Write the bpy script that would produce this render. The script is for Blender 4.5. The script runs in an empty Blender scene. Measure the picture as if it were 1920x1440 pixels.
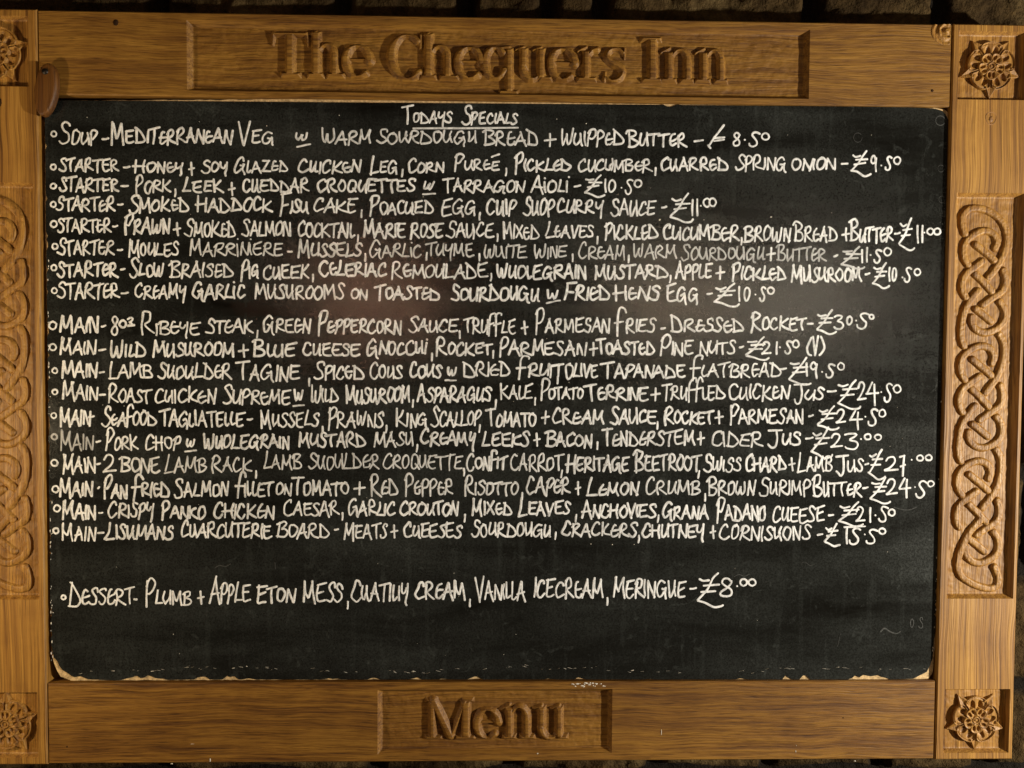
import bpy, math, random
import numpy as np

random.seed(7)
rng = np.random.default_rng(11)
SC = bpy.context.scene

# ------------------------------------------------------------------ camera
# The frame's front face is the plane y = 0 (camera side is -y), z is up,
# the camera stands one metre in front of it at eye height ZC.
ZC = 1.5
FPX = 1387.0                       # focal length in pixels of a 1920 px wide picture
YAW, PITCH, ROLL = (math.radians(a) for a in (1.21790, -1.86607, 0.34125))


def cam_axes():
    cy, sy, cp, sp = math.cos(YAW), math.sin(YAW), math.cos(PITCH), math.sin(PITCH)
    cr, sr = math.cos(ROLL), math.sin(ROLL)
    fwd = np.array([sy * cp, cy * cp, sp])
    right = np.array([cy, -sy, 0.0])
    up = np.cross(right, fwd)
    return right * cr + up * sr, up * cr - right * sr, fwd


RIGHT, UP, FWD = cam_axes()
from mathutils import Matrix, Vector
cam_d = bpy.data.cameras.new('camera')
cam_d.sensor_width = 36.0
cam_d.lens = 36.0 * FPX / 1920.0
cam_d.clip_start = 0.05
cam_d.clip_end = 60
cam = bpy.data.objects.new('camera', cam_d)
SC.collection.objects.link(cam)
m = Matrix.Identity(4)
for i in range(3):
    m[i][0], m[i][1], m[i][2] = RIGHT[i], UP[i], -FWD[i]
m[0][3], m[1][3], m[2][3] = 0.0, -1.0, ZC
cam.matrix_world = m
SC.camera = cam

# ------------------------------------------------------------------ light
w = bpy.data.worlds.new('World')
SC.world = w
w.use_nodes = True
w.node_tree.nodes['Background'].inputs[0].default_value = (1.0, 0.80, 0.55, 1)
w.node_tree.nodes['Background'].inputs[1].default_value = 0.020
SC.view_settings.view_transform = 'Standard'
SC.view_settings.look = 'None'
SC.view_settings.exposure = 0.0
SC.view_settings.gamma = 1.0


def lamp(name, loc, power, col, radius=0.05):
    d = bpy.data.lights.new(name, 'POINT')
    d.energy = power
    d.color = col
    d.shadow_soft_size = radius
    o = bpy.data.objects.new(name, d)
    SC.collection.objects.link(o)
    o.location = (loc[0], loc[1], ZC + loc[2])
    return o


# shaded wall lamps to the right and left of the menu, ceiling bulbs behind the viewer
lamp('wall_lamp_light', (1.95, -0.92, -0.30), 275, (1.0, 0.91, 0.76), 0.03)
lamp('wall_lamp_light', (-1.12, -0.46, -0.16), 21, (1.0, 0.76, 0.45), 0.03)
lamp('ceiling_bulb_light', (0.737, -2.2, 0.277), 10, (1.0, 0.74, 0.50), 0.03)
lamp('ceiling_bulb_light', (-0.515, -2.1, 0.262), 8.5, (1.0, 0.50, 0.30), 0.03)
lamp('ceiling_bulb_light', (1.505, -2.6, 0.30), 14, (1.0, 0.84, 0.64), 0.06)


# ------------------------------------------------------------------ helpers
def P(px, py, depth=0.0):
    """a point of the traced drawing (1920 x 1440 sheet) laid on the plane y = depth -> x, z"""
    v = (px - 960) / FPX * RIGHT + (720 - py) / FPX * UP + FWD
    k = (1.0 + depth) / v[1]
    return v[0] * k, v[2] * k + ZC


def link_mesh(name, verts, faces, mat, parent=None, smooth=True):
    me = bpy.data.meshes.new(name)
    me.from_pydata([tuple(v) for v in verts], [], faces)
    me.materials.append(mat)
    if smooth:
        me.polygons.foreach_set('use_smooth', [True] * len(me.polygons))
    me.update()
    o = bpy.data.objects.new(name, me)
    SC.collection.objects.link(o)
    if parent is not None:
        put(o, parent)
    return o


def put(o, parent):
    o.parent = parent
    # every mesh is written in world coordinates: cancel the thing's own offset
    p, off = parent, Vector((0, 0, 0))
    while p is not None:
        off += p.location
        p = p.parent
    o.location = -off


def thing(name, loc, label, cat):
    o = bpy.data.objects.new(name, None)
    SC.collection.objects.link(o)
    o.empty_display_size = 0.05
    o.location = loc
    o['label'] = label
    o['category'] = cat
    return o


def box_faces(x0, x1, y0, y1, z0, z1, bev=0.0):
    """box whose front (-y) edges are chamfered by bev"""
    b = bev
    v = [(x0 + b, y0, z0 + b), (x1 - b, y0, z0 + b), (x1 - b, y0, z1 - b), (x0 + b, y0, z1 - b),
         (x0, y0 + b, z0), (x1, y0 + b, z0), (x1, y0 + b, z1), (x0, y0 + b, z1),
         (x0, y1, z0), (x1, y1, z0), (x1, y1, z1), (x0, y1, z1)]
    f = [(0, 1, 2, 3), (0, 4, 5, 1), (1, 5, 6, 2), (2, 6, 7, 3), (3, 7, 4, 0),
         (4, 8, 9, 5), (5, 9, 10, 6), (6, 10, 11, 7), (7, 11, 8, 4), (11, 10, 9, 8)]
    return v, f


def timber(name, x0, x1, z0, z1, y0, y1, holes, bev, mat, parent):
    """a rail or stile: front face pierced by rectangular recesses (x0,x1,z0,z1), chamfered edges"""
    xs = sorted({x0 + bev, x1 - bev} | {h[0] for h in holes} | {h[1] for h in holes})
    zs = sorted({z0 + bev, z1 - bev} | {h[2] for h in holes} | {h[3] for h in holes})
    V, F, idx = [], [], {}

    def vid(x, z):
        k = (round(x, 6), round(z, 6))
        if k not in idx:
            idx[k] = len(V)
            V.append((x, y0, z))
        return idx[k]
    for i in range(len(xs) - 1):
        for j in range(len(zs) - 1):
            cx, cz = (xs[i] + xs[i + 1]) / 2, (zs[j] + zs[j + 1]) / 2
            if any(h[0] < cx < h[1] and h[2] < cz < h[3] for h in holes):
                continue
            F.append((vid(xs[i], zs[j]), vid(xs[i + 1], zs[j]), vid(xs[i + 1], zs[j + 1]), vid(xs[i], zs[j + 1])))
    bv, bf = box_faces(x0, x1, y0, y1, z0, z1, bev)
    n = len(V)
    V += bv
    F += [tuple(n + q for q in f) for f in bf[1:]]
    return link_mesh(name, V, F, mat, parent, smooth=False)


class Field:
    """a height field over a rectangle of the frame's face"""
    def __init__(s, x0, x1, z0, z1, step):
        s.nx, s.nz = max(2, int(round((x1 - x0) / step)) + 1), max(2, int(round((z1 - z0) / step)) + 1)
        s.x = np.linspace(x0, x1, s.nx)
        s.z = np.linspace(z0, z1, s.nz)
        s.X, s.Z = np.meshgrid(s.x, s.z)
        s.d = np.full(s.X.shape, -1.0)          # signed inside distance

    def stroke(s, pts, hw, square=False):
        """union with a stroke: pts (x,z) list, hw half width (number or list)"""
        pts = [np.array(p, float) for p in pts]
        hws = [hw] * len(pts) if np.isscalar(hw) else list(hw)
        for (a, b, ha, hb) in zip(pts[:-1], pts[1:], hws[:-1], hws[1:]):
            pad = max(ha, hb) + 0.004
            i0, i1 = np.searchsorted(s.x, [min(a[0], b[0]) - pad, max(a[0], b[0]) + pad])
            j0, j1 = np.searchsorted(s.z, [min(a[1], b[1]) - pad, max(a[1], b[1]) + pad])
            if i1 <= i0 or j1 <= j0:
                continue
            X, Z = s.X[j0:j1, i0:i1], s.Z[j0:j1, i0:i1]
            ab = b - a
            L2 = max(1e-12, float(ab @ ab))
            t = ((X - a[0]) * ab[0] + (Z - a[1]) * ab[1]) / L2
            tc = np.clip(t, 0, 1)
            if square:
                L = math.sqrt(L2)
                along = np.maximum(-t, t - 1) * L
                perp = np.abs((X - a[0]) * ab[1] - (Z - a[1]) * ab[0]) / L
                f = np.minimum(ha + (hb - ha) * tc - perp, -along)
            else:
                d = np.hypot(X - a[0] - tc * ab[0], Z - a[1] - tc * ab[1])
                f = ha + (hb - ha) * tc - d
            s.d[j0:j1, i0:i1] = np.maximum(s.d[j0:j1, i0:i1], f)

    def mesh(s, name, Y, mat, parent, keep=None):
        nx, nz = s.nx, s.nz
        idx = np.arange(nx * nz).reshape(nz, nx)
        q = np.stack([idx[:-1, :-1], idx[:-1, 1:], idx[1:, 1:], idx[1:, :-1]], -1).reshape(-1, 4)
        co = np.stack([s.X, Y, s.Z], -1).reshape(-1, 3)
        if keep is not None:
            k = keep.reshape(-1)
            q = q[k[q].any(axis=1)]
            used = np.unique(q)
            re = np.full(nx * nz, -1)
            re[used] = np.arange(len(used))
            q, co = re[q], co[used]
        me = bpy.data.meshes.new(name)
        me.vertices.add(len(co))
        me.vertices.foreach_set('co', co.astype(np.float32).ravel())
        me.loops.add(len(q) * 4)
        me.loops.foreach_set('vertex_index', q.astype(np.int32).ravel())
        me.polygons.add(len(q))
        me.polygons.foreach_set('loop_start', np.arange(0, len(q) * 4, 4, dtype=np.int32))
        me.polygons.foreach_set('use_smooth', np.ones(len(q), dtype=bool))
        me.materials.append(mat)
        me.update(calc_edges=True)
        me.validate()
        o = bpy.data.objects.new(name, me)
        SC.collection.objects.link(o)
        if parent is not None:
            put(o, parent)
        return o


def vnoise(X, Z, scale, seed):
    """smooth value noise -1..1"""
    r = np.random.default_rng(seed)
    T = r.uniform(-1, 1, (256, 256))
    u, v = X * scale, Z * scale
    i, j = np.floor(u).astype(int), np.floor(v).astype(int)
    fu, fv = u - i, v - j
    fu, fv = fu * fu * (3 - 2 * fu), fv * fv * (3 - 2 * fv)
    g = lambda a, b: T[a % 256, b % 256]
    return (g(i, j) * (1 - fu) + g(i + 1, j) * fu) * (1 - fv) + (g(i, j + 1) * (1 - fu) + g(i + 1, j + 1) * fu) * fv


def catmull(pts, n=6):
    pts = [np.array(p, float) for p in pts]
    if len(pts) < 3:
        return pts
    ext = [2 * pts[0] - pts[1]] + pts + [2 * pts[-1] - pts[-2]]
    out = []
    for k in range(1, len(ext) - 2):
        p0, p1, p2, p3 = ext[k - 1:k + 3]
        for t in np.linspace(0, 1, n, endpoint=False):
            out.append(0.5 * (2 * p1 + (p2 - p0) * t + (2 * p0 - 5 * p1 + 4 * p2 - p3) * t * t + (3 * p1 - p0 - 3 * p2 + p3) * t ** 3))
    out.append(pts[-1])
    return out


# ------------------------------------------------------------------ materials
class NT:
    def __init__(s, name):
        s.m = bpy.data.materials.new(name)
        s.m.use_nodes = True
        s.t = s.m.node_tree
        s.b = s.t.nodes['Principled BSDF']

    def n(s, typ, **kw):
        o = s.t.nodes.new(typ)
        for k, v in kw.items():
            if k.startswith('i_'):
                key = k[2:]
                o.inputs[int(key) if key.isdigit() else key].default_value = v
            else:
                setattr(o, k, v)
        return o

    def l(s, a, b):
        s.t.links.new(a, b)

    def noise(s, vec, scale, detail=4, rough=0.55, dist=0.0):
        o = s.n('ShaderNodeTexNoise', i_Scale=scale, i_Detail=detail, i_Roughness=rough, i_Distortion=dist)
        s.l(vec, o.inputs['Vector'])
        return o.outputs[0]

    def mapped(s, scale, vec=None, loc=(0, 0, 0)):
        if vec is None:
            vec = s.n('ShaderNodeTexCoord').outputs['Object']
        o = s.n('ShaderNodeMapping')
        o.inputs['Scale'].default_value = scale
        o.inputs['Location'].default_value = loc
        s.l(vec, o.inputs['Vector'])
        return o.outputs[0]

    def ramp(s, fac, stops, interp='LINEAR'):
        o = s.n('ShaderNodeValToRGB')
        o.color_ramp.interpolation = interp
        els = o.color_ramp.elements
        while len(els) < len(stops):
            els.new(0.5)
        for e, (p, c) in zip(els, stops):
            e.position = p
            e.color = c if len(c) == 4 else (*c, 1)
        s.l(fac, o.inputs[0])
        return o.outputs[0]

    def mix(s, fac, a, b, blend='MIX'):
        o = s.n('ShaderNodeMix', data_type='RGBA', blend_type=blend)
        for key, val in ((0, fac), (6, a), (7, b)):
            if hasattr(val, 'is_output'):
                s.l(val, o.inputs[key])
            else:
                o.inputs[key].default_value = val if key == 0 else (*val, 1) if len(val) == 3 else val
        return o.outputs[2]

    def math(s, op, a, b=None):
        o = s.n('ShaderNodeMath', operation=op)
        for k, v in ((0, a), (1, b)):
            if v is None:
                continue
            if hasattr(v, 'is_output'):
                s.l(v, o.inputs[k])
            else:
                o.inputs[k].default_value = v
        return o.outputs[0]

    def bump(s, h, strength, dist):
        o = s.n('ShaderNodeBump', i_Strength=strength, i_Distance=dist)
        s.l(h, o.inputs['Height'])
        s.l(o.outputs[0], s.b.inputs['Normal'])
        return o


def oak(name, axis, seed, tone=1.0, tint=(1, 1, 1)):
    """waxed oak, grain along axis 'x' or 'z'"""
    t = NT(name)
    co = t.n('ShaderNodeTexCoord').outputs['Object']
    # gentle waviness of the fibres
    wob = t.noise(t.mapped((3, 3, 3), co, (seed, 0, seed)), 1.6, 2)
    wv = t.n('ShaderNodeVectorMath', operation='SCALE')
    wv.inputs['Scale'].default_value = 0.022
    wadd = t.n('ShaderNodeCombineXYZ')
    wc = t.math('SUBTRACT', wob, 0.5)
    if axis == 'x':
        t.l(wc, wadd.inputs[2])
    else:
        t.l(wc, wadd.inputs[0])
    t.l(wadd.outputs[0], wv.inputs[0])
    add = t.n('ShaderNodeVectorMath', operation='ADD')
    t.l(co, add.inputs[0])
    t.l(wv.outputs[0], add.inputs[1])
    co2 = add.outputs[0]

    def st(along, across, off):
        sc = (along, across, across) if axis == 'x' else (across, across, along)
        return t.mapped(sc, co2, (seed + off, seed, off))
    broad = t.noise(st(1.2, 16, 3.1), 1.0, 3, 0.6)
    band = t.noise(st(4.5 if axis == 'x' else 1.3, 150, 7.7), 1.0, 5, 0.62)
    fine = t.noise(st(20 if axis == 'x' else 5, 520, 1.3), 1.0, 3, 0.65)
    pore = t.noise(st(38 if axis == 'x' else 12, 620, 5.9), 1.0, 2, 0.5)
    T3 = lambda r, g, b_: (r * tone * tint[0], g * tone * tint[1], b_ * tone * tint[2])
    c = t.ramp(band, [(0.30, T3(.125, .052, .0065)), (0.46, T3(.235, .115, .018)), (0.62, T3(.30, .158, .028)), (0.8, T3(.37, .205, .046))])
    c = t.mix(0.55, c, t.ramp(broad, [(0.3, (0.50, 0.44, 0.34)), (0.7, (1.0, 1.0, 1.0))]), 'MULTIPLY')
    c = t.mix(0.62, c, t.ramp(fine, [(0.36, (0.34, 0.25, 0.17)), (0.55, (1.08, 1.08, 1.08))]), 'MULTIPLY')
    c = t.mix(0.6, c, t.ramp(pore, [(0.30, (0.30, 0.22, 0.16)), (0.42, (1, 1, 1))]), 'MULTIPLY')
    grime = t.noise(t.mapped((1, 1, 1), co, (seed * 3, 0, 0)), 11, 5, 0.65)
    c = t.mix(0.6, c, t.ramp(grime, [(0.28, (0.55, 0.46, 0.36)), (0.55, (1, 1, 1))]), 'MULTIPLY')
    t.l(c, t.b.inputs['Base Color'])
    r = t.ramp(band, [(0.3, (0.62,) * 3), (0.8, (0.42,) * 3)])
    t.l(r, t.b.inputs['Roughness'])
    t.b.inputs['Specular IOR Level'].default_value = 0.35
    h = t.math('ADD', t.math('MULTIPLY', fine, 0.55), t.math('ADD', t.math('MULTIPLY', pore, 0.5), t.math('MULTIPLY', band, 0.7)))
    t.bump(h, 0.7, 0.0012)
    return t.m


OAK_X = oak('oak_rail_wood', 'x', 2.0, 1.0, (1.0, 0.99, 0.95))
OAK_X2 = oak('oak_bottom_rail_wood', 'x', 9.4, 0.86, (1.02, 0.97, 0.90))  # whole rail toned darker, standing in for the soft shadow around its middle
OAK_Z = oak('oak_stile_wood', 'z', 4.6, 1.34, (0.99, 1.0, 1.12))
OAK_D = oak('dark_oak_button_wood', 'z', 13.0, 0.46, (1.08, 0.84, 0.70))


def plain(name, col, rough=0.6, spec=0.4, metal=0.0, var=0.35, scale=60):
    t = NT(name)
    n = t.noise(t.mapped((1, 1, 1)), scale, 5, 0.6)
    lo = tuple(c * (1 - var) for c in col)
    hi = tuple(min(1, c * (1 + var)) for c in col)
    t.l(t.ramp(n, [(0.3, lo), (0.7, hi)]), t.b.inputs['Base Color'])
    t.b.inputs['Roughness'].default_value = rough
    t.b.inputs['Specular IOR Level'].default_value = spec
    t.b.inputs['Metallic'].default_value = metal
    t.bump(n, 0.3, 0.001)
    return t.m


def slate_paint():
    t = NT('black_chalkboard_paint')
    co = t.n('ShaderNodeTexCoord').outputs['Object']
    wipe = t.noise(t.mapped((2.2, 1, 11), co), 1.6, 5, 0.62, 0.4)       # dusty wiping marks
    cloud = t.noise(t.mapped((1, 1, 1), co, (3, 0, 1)), 3.2, 4, 0.6)
    drip = t.noise(t.mapped((70, 1, 7), co), 1.0, 3, 0.6)
    speck = t.noise(t.mapped((1, 1, 1), co), 420, 2, 0.7)
    rings = t.noise(t.mapped((1, 1, 1), co, (8, 0, 2)), 34, 4, 0.6, 1.8)
    d = t.math('MULTIPLY', t.ramp(wipe, [(0.28, (0,) * 3), (0.80, (1,) * 3)]), t.ramp(cloud, [(0.25, (0.2,) * 3), (0.75, (1,) * 3)]))
    d = t.math('ADD', t.math('MULTIPLY', d, 0.75), t.math('MULTIPLY', t.ramp(drip, [(0.55, (0,) * 3), (0.8, (0.35,) * 3)]), 0.6))
    d = t.math('ADD', d, t.ramp(rings, [(0.60, (0,) * 3), (0.70, (0.22,) * 3)]))
    d = t.math('MULTIPLY', d, t.ramp(speck, [(0.35, (0.45,) * 3), (0.65, (1.2,) * 3)]))
    c = t.mix(d, (0.0045, 0.0041, 0.0033), (0.068, 0.077, 0.073))
    t.l(c, t.b.inputs['Base Color'])
    t.l(t.ramp(d, [(0.0, (0.12,) * 3), (0.6, (0.26,) * 3)]), t.b.inputs['Roughness'])
    t.b.inputs['Specular IOR Level'].default_value = 0.42
    g = t.noise(t.mapped((1, 1, 1), co), 360, 4, 0.75)
    t.bump(g, 0.8, 0.00022)
    return t.m


def chalk_ink():
    t = NT('white_chalk_ink')
    co = t.n('ShaderNodeTexCoord').outputs['Object']
    at = t.n('ShaderNodeAttribute', attribute_name='ink').outputs['Fac']
    n1 = t.noise(t.mapped((1, 1, 1), co), 170, 3, 0.6)
    n2 = t.noise(t.mapped((1, 1, 1), co), 620, 3, 0.7)
    n = t.math('ADD', t.math('MULTIPLY', n1, 0.7), t.math('MULTIPLY', n2, 0.3))
    k = t.math('MULTIPLY', t.ramp(n, [(0.34, (0.52,) * 3), (0.56, (1,) * 3)]), at)
    c = t.mix(k, (0.05, 0.048, 0.042), (0.86, 0.88, 0.89))
    t.l(c, t.b.inputs['Base Color'])
    t.b.inputs['Roughness'].default_value = 0.75
    t.b.inputs['Specular IOR Level'].default_value = 0.2
    t.bump(n2, 0.3, 0.0006)
    return t.m


SLATE = slate_paint()
CHALK = chalk_ink()
MDF = plain('bare_fibreboard', (0.46, 0.33, 0.17), 0.85, 0.2, var=0.5, scale=260)
FLAKE = plain('chipped_paint_edge', (0.62, 0.58, 0.50), 0.8, 0.2, var=0.4, scale=300)
DARKMETAL = plain('blackened_screw_head', (0.015, 0.012, 0.010), 0.45, 0.4, 0.6, var=0.3)
DARKHOLE = plain('dark_nail_hole', (0.03, 0.014, 0.006), 0.9, 0.1)
KNOTWOOD = plain('dark_knot_wood', (0.20, 0.10, 0.035), 0.6, 0.3, var=0.6, scale=220)
DUST = plain('faint_chalk_smear', (0.048, 0.050, 0.048), 0.8, 0.2, var=0.5, scale=240)


def stone_mat():
    t = NT('rough_brown_stone')
    co = t.n('ShaderNodeTexCoord').outputs['Object']
    a = t.noise(t.mapped((1, 1, 1), co), 9, 6, 0.65)
    b = t.noise(t.mapped((1, 1, 1), co, (5, 1, 2)), 70, 5, 0.7)
    c = t.ramp(a, [(0.3, (0.018, 0.010, 0.004)), (0.5, (0.060, 0.038, 0.015)), (0.72, (0.125, 0.088, 0.038))])
    c = t.mix(0.9, c, t.ramp(b, [(0.3, (0.35, 0.33, 0.28)), (0.6, (1, 1, 1)), (0.75, (1.5, 1.45, 1.3))]), 'MULTIPLY')
    at = t.n('ShaderNodeAttribute', attribute_name='joint').outputs['Fac']
    c = t.mix(at, c, (0.010, 0.008, 0.006))
    t.l(c, t.b.inputs['Base Color'])
    t.b.inputs['Roughness'].default_value = 0.95
    t.b.inputs['Specular IOR Level'].default_value = 0.08
    t.bump(b, 1.0, 0.010)
    return t.m


STONE = stone_mat()

# ------------------------------------------------------------------ stone wall behind
def build_wall():
    f = Field(-1.05, 1.05, ZC - 0.85, ZC + 0.78, 0.0065)
    WY = 0.062
    rows = [(ZC - 0.85, ZC - 0.70), (ZC - 0.70, ZC - 0.60), (ZC - 0.60, ZC - 0.47), (ZC - 0.47, ZC - 0.30), (ZC - 0.30, ZC - 0.16),
            (ZC - 0.16, ZC + 0.02), (ZC + 0.02, ZC + 0.15), (ZC + 0.15, ZC + 0.31), (ZC + 0.31, ZC + 0.43), (ZC + 0.43, ZC + 0.61), (ZC + 0.61, ZC + 0.78)]
    r = random.Random(5)
    inner = np.full(f.X.shape, -1.0)
    tone = np.zeros(f.X.shape)
    wx = f.X + 0.006 * vnoise(f.X, f.Z, 14, 3)
    wz = f.Z + 0.006 * vnoise(f.X, f.Z, 12, 4)
    for k, (z0, z1) in enumerate(rows):
        if k == 9:
            xs = [-1.05, -0.72, -0.47, -0.22, -0.05, 0.065, 0.147, 0.44, 0.625, 0.84, 1.05]
        else:
            xs = [-1.05]
            while xs[-1] < 1.05:
                xs.append(xs[-1] + r.uniform(0.14, 0.32))
        for a, b in zip(xs[:-1], xs[1:]):
            d = np.minimum(np.minimum(wx - a, b - wx), np.minimum(wz - z0, z1 - wz)) - 0.009
            inner = np.maximum(inner, d)
            tone += np.where(d > 0, r.uniform(-0.010, 0.006), 0)
    edge = np.clip(inner / 0.011, 0, 1)
    h = 0.022 * (1 - (1 - edge) ** 2) + tone * edge
    h += edge * (0.006 * vnoise(f.X, f.Z, 30, 8) + 0.004 * vnoise(f.X, f.Z, 75, 9)) + 0.002 * vnoise(f.X, f.Z, 120, 10)
    o = f.mesh('stone_wall', WY - h, STONE, None)
    at = o.data.attributes.new('joint', 'FLOAT', 'POINT')
    at.data.foreach_set('value', np.clip(1 - inner / 0.006, 0, 1).astype(np.float32).ravel())
    o['label'] = 'rough brown stone block wall behind the carved wooden frame'
    o['category'] = 'wall'
    return o


build_wall()

# ------------------------------------------------------------------ carved oak frame
FT, FB = ZC + 0.4558, ZC - 0.5520            # top and bottom of the frame
OL, OR_ = -0.6055, 0.6124                    # opening
OT, OB = ZC + 0.3460, ZC - 0.4415
XL, XR = -0.7185, 0.7222                     # outer edges
DEP = 0.0075                                 # depth of the carved recesses

frame = thing('menu_frame', (0, 0.03, FB), 'carved golden oak frame with lettered rails and rose corners around the chalkboard', 'frame')
frame_parts = {}
TOPREC = (-0.4112, 0.4190, ZC + 0.3538, ZC + 0.4458)
MENREC = (-0.1600, 0.1620, ZC - 0.5413, ZC - 0.4514)
ROSES = {'TR': (0.6210, 0.7135, ZC + 0.3555, ZC + 0.4472), 'BR': (0.6240, 0.7165, ZC - 0.5430, ZC - 0.4530),
         'TL': (-0.7100, -0.6175, ZC + 0.3555, ZC + 0.4472), 'BL': (-0.7105, -0.6180, ZC - 0.5430, ZC - 0.4530)}
KN_R = (0.6235, 0.7170, ZC - 0.3262, ZC + 0.2305)
KN_L = (-0.7065, -0.6130, ZC - 0.3262, ZC + 0.2305)

top = timber('top_rail', OL + 0.0004, OR_ - 0.0004, OT, FT, 0.0, 0.034, [TOPREC], 0.0016, OAK_X, frame)
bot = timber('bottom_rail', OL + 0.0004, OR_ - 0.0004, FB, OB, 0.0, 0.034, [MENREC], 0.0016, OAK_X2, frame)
sl = timber('stile', XL, OL - 0.0004, FB - 0.0006, FT + 0.0006, -0.0012, 0.0345, [ROSES['TL'], KN_L, ROSES['BL']], 0.0018, OAK_Z, frame)
sr = timber('stile', OR_ + 0.0004, XR, FB - 0.0006, FT + 0.0006, -0.0012, 0.0345, [ROSES['TR'], KN_R, ROSES['BR']], 0.0018, OAK_Z, frame)


def recess(rect, name, mat, parent, y0, depth, wall, step, seed):
    """sunk panel with sloping sides and tooled floor"""
    f = Field(*rect, step)
    d = np.minimum(np.minimum(f.X - rect[0], rect[1] - f.X), np.minimum(f.Z - rect[2], rect[3] - f.Z))
    h = np.clip(d / wall, 0, 1)
    y = y0 + depth * h
    tool = 0.00035 * vnoise(f.X, f.Z, 130, seed) + 0.0002 * vnoise(f.X, f.Z, 340, seed + 1)
    return f.mesh(name, y + tool * (h >= 1), mat, parent)


def rise(f, name, mat, parent, floor, top_h, slope, round_top=0.0, seed=1, rough=0.0002):
    """raised carving from the inside distance of a field"""
    h = np.clip(f.d * slope, -0.0015, top_h)
    if round_top < 0:                    # rounded ribbon
        hw = -round_top
        q = np.clip(f.d / hw, -0.3, 1)
        h = np.where(q > 0, top_h * np.clip(1 - (1 - q) ** 4, 0, 1), q * 0.006)
    elif round_top:
        h = h + round_top * np.clip((f.d * slope - top_h) / top_h, 0, 1)
    h = h + np.where(h > 0, rough * vnoise(f.X, f.Z, 260, seed) + rough * vnoise(f.X, f.Z, 700, seed + 3), 0)
    return f.mesh(name, floor - h, mat, parent, keep=f.d > -0.0010)


recess(TOPREC, 'recessed_panel', OAK_X, top, 0.0, DEP, 0.0055, 0.0014, 21)
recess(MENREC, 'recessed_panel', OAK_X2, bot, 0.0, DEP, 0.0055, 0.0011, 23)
recess(KN_R, 'recessed_panel', OAK_Z, sr, -0.0012, DEP, 0.0045, 0.0013, 25)
recess(KN_L, 'recessed_panel', OAK_Z, sl, -0.0012, DEP, 0.0045, 0.0013, 27)
for key, par in (('TR', sr), ('BR', sr), ('TL', sl), ('BL', sl)):
    recess(ROSES[key], 'recessed_panel', OAK_Z, par, -0.0012, DEP, 0.0035, 0.0012, 31)

# ---- serif letters. Every letter is a list of strokes: points (x px, height px over the base line) and half widths
MM = 0.000721                                # one drawing pixel in metres on the frame


def arc(cx, cy, rx, ry, a0, a1, n=14):
    return [(cx + rx * math.cos(math.radians(a)), cy + ry * math.sin(math.radians(a))) for a in np.linspace(a0, a1, n)]


def arc_w(wmin, wmax, a0, a1, n=14, axis=180):
    return [wmin + (wmax - wmin) * (abs(math.cos(math.radians(a - axis))) ** 1.3) for a in np.linspace(a0, a1, n)]


def L_stem(x, y0, y1, hw=11):
    return ([(x, y0), (x, y1)], hw, True)


def L_foot(x0, x1, y=4, hw=6):
    return ([(x0, y), (x1, y)], hw, True)


def L_e(cx, rx=23, ry=29, cy=31):
    return [(arc(cx, cy, rx, ry, 5, 312), arc_w(4.5, 10.5, 5, 312), False), ([(cx - rx, cy + 3), (cx + rx - 1, cy + 3)], 4.2, True)]


def L_n(a, b, x0, x1):
    return [L_stem(a, 0, 60, 9.5), L_stem(b, 0, 44, 9.5), (arc((a + b) / 2 + 2, 40, (b - a) / 2 - 2, 21, 0, 150), [9.5, 9, 9, 8.5, 8, 8, 7.5, 7, 6.5, 6, 5.5, 5, 5, 4.5], False),
            L_foot(x0, (a + b) / 2 - 3), L_foot((a + b) / 2 + 2, x1), ([(a - 16, 56), (a, 64)], [3.5, 5], False)]


def L_h(a, b, x0, x1, top=88):
    s = L_n(a, b, x0, x1)[:-1]
    s[0] = L_stem(a, 0, top, 10.5)
    return s + [([(a - 14, top - 8), (a, top - 3)], [3.5, 5], False)]


def L_u(a, b, x1):
    m = (a + b) / 2
    return [L_stem(a, 20, 63, 9.5), L_stem(b, 0, 63, 9.5), (arc(m - 1, 21, (b - a) / 2, 19, 180, 330), [9.5, 9.5, 9, 9, 8.5, 8, 8, 7, 7, 6, 5.5, 5, 4.5, 4.5], False),
            L_foot(b - 4, x1), ([(a - 15, 57), (a, 62)], [3.5, 5], False), ([(b - 15, 57), (b, 62)], [3.5, 5], False)]


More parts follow.
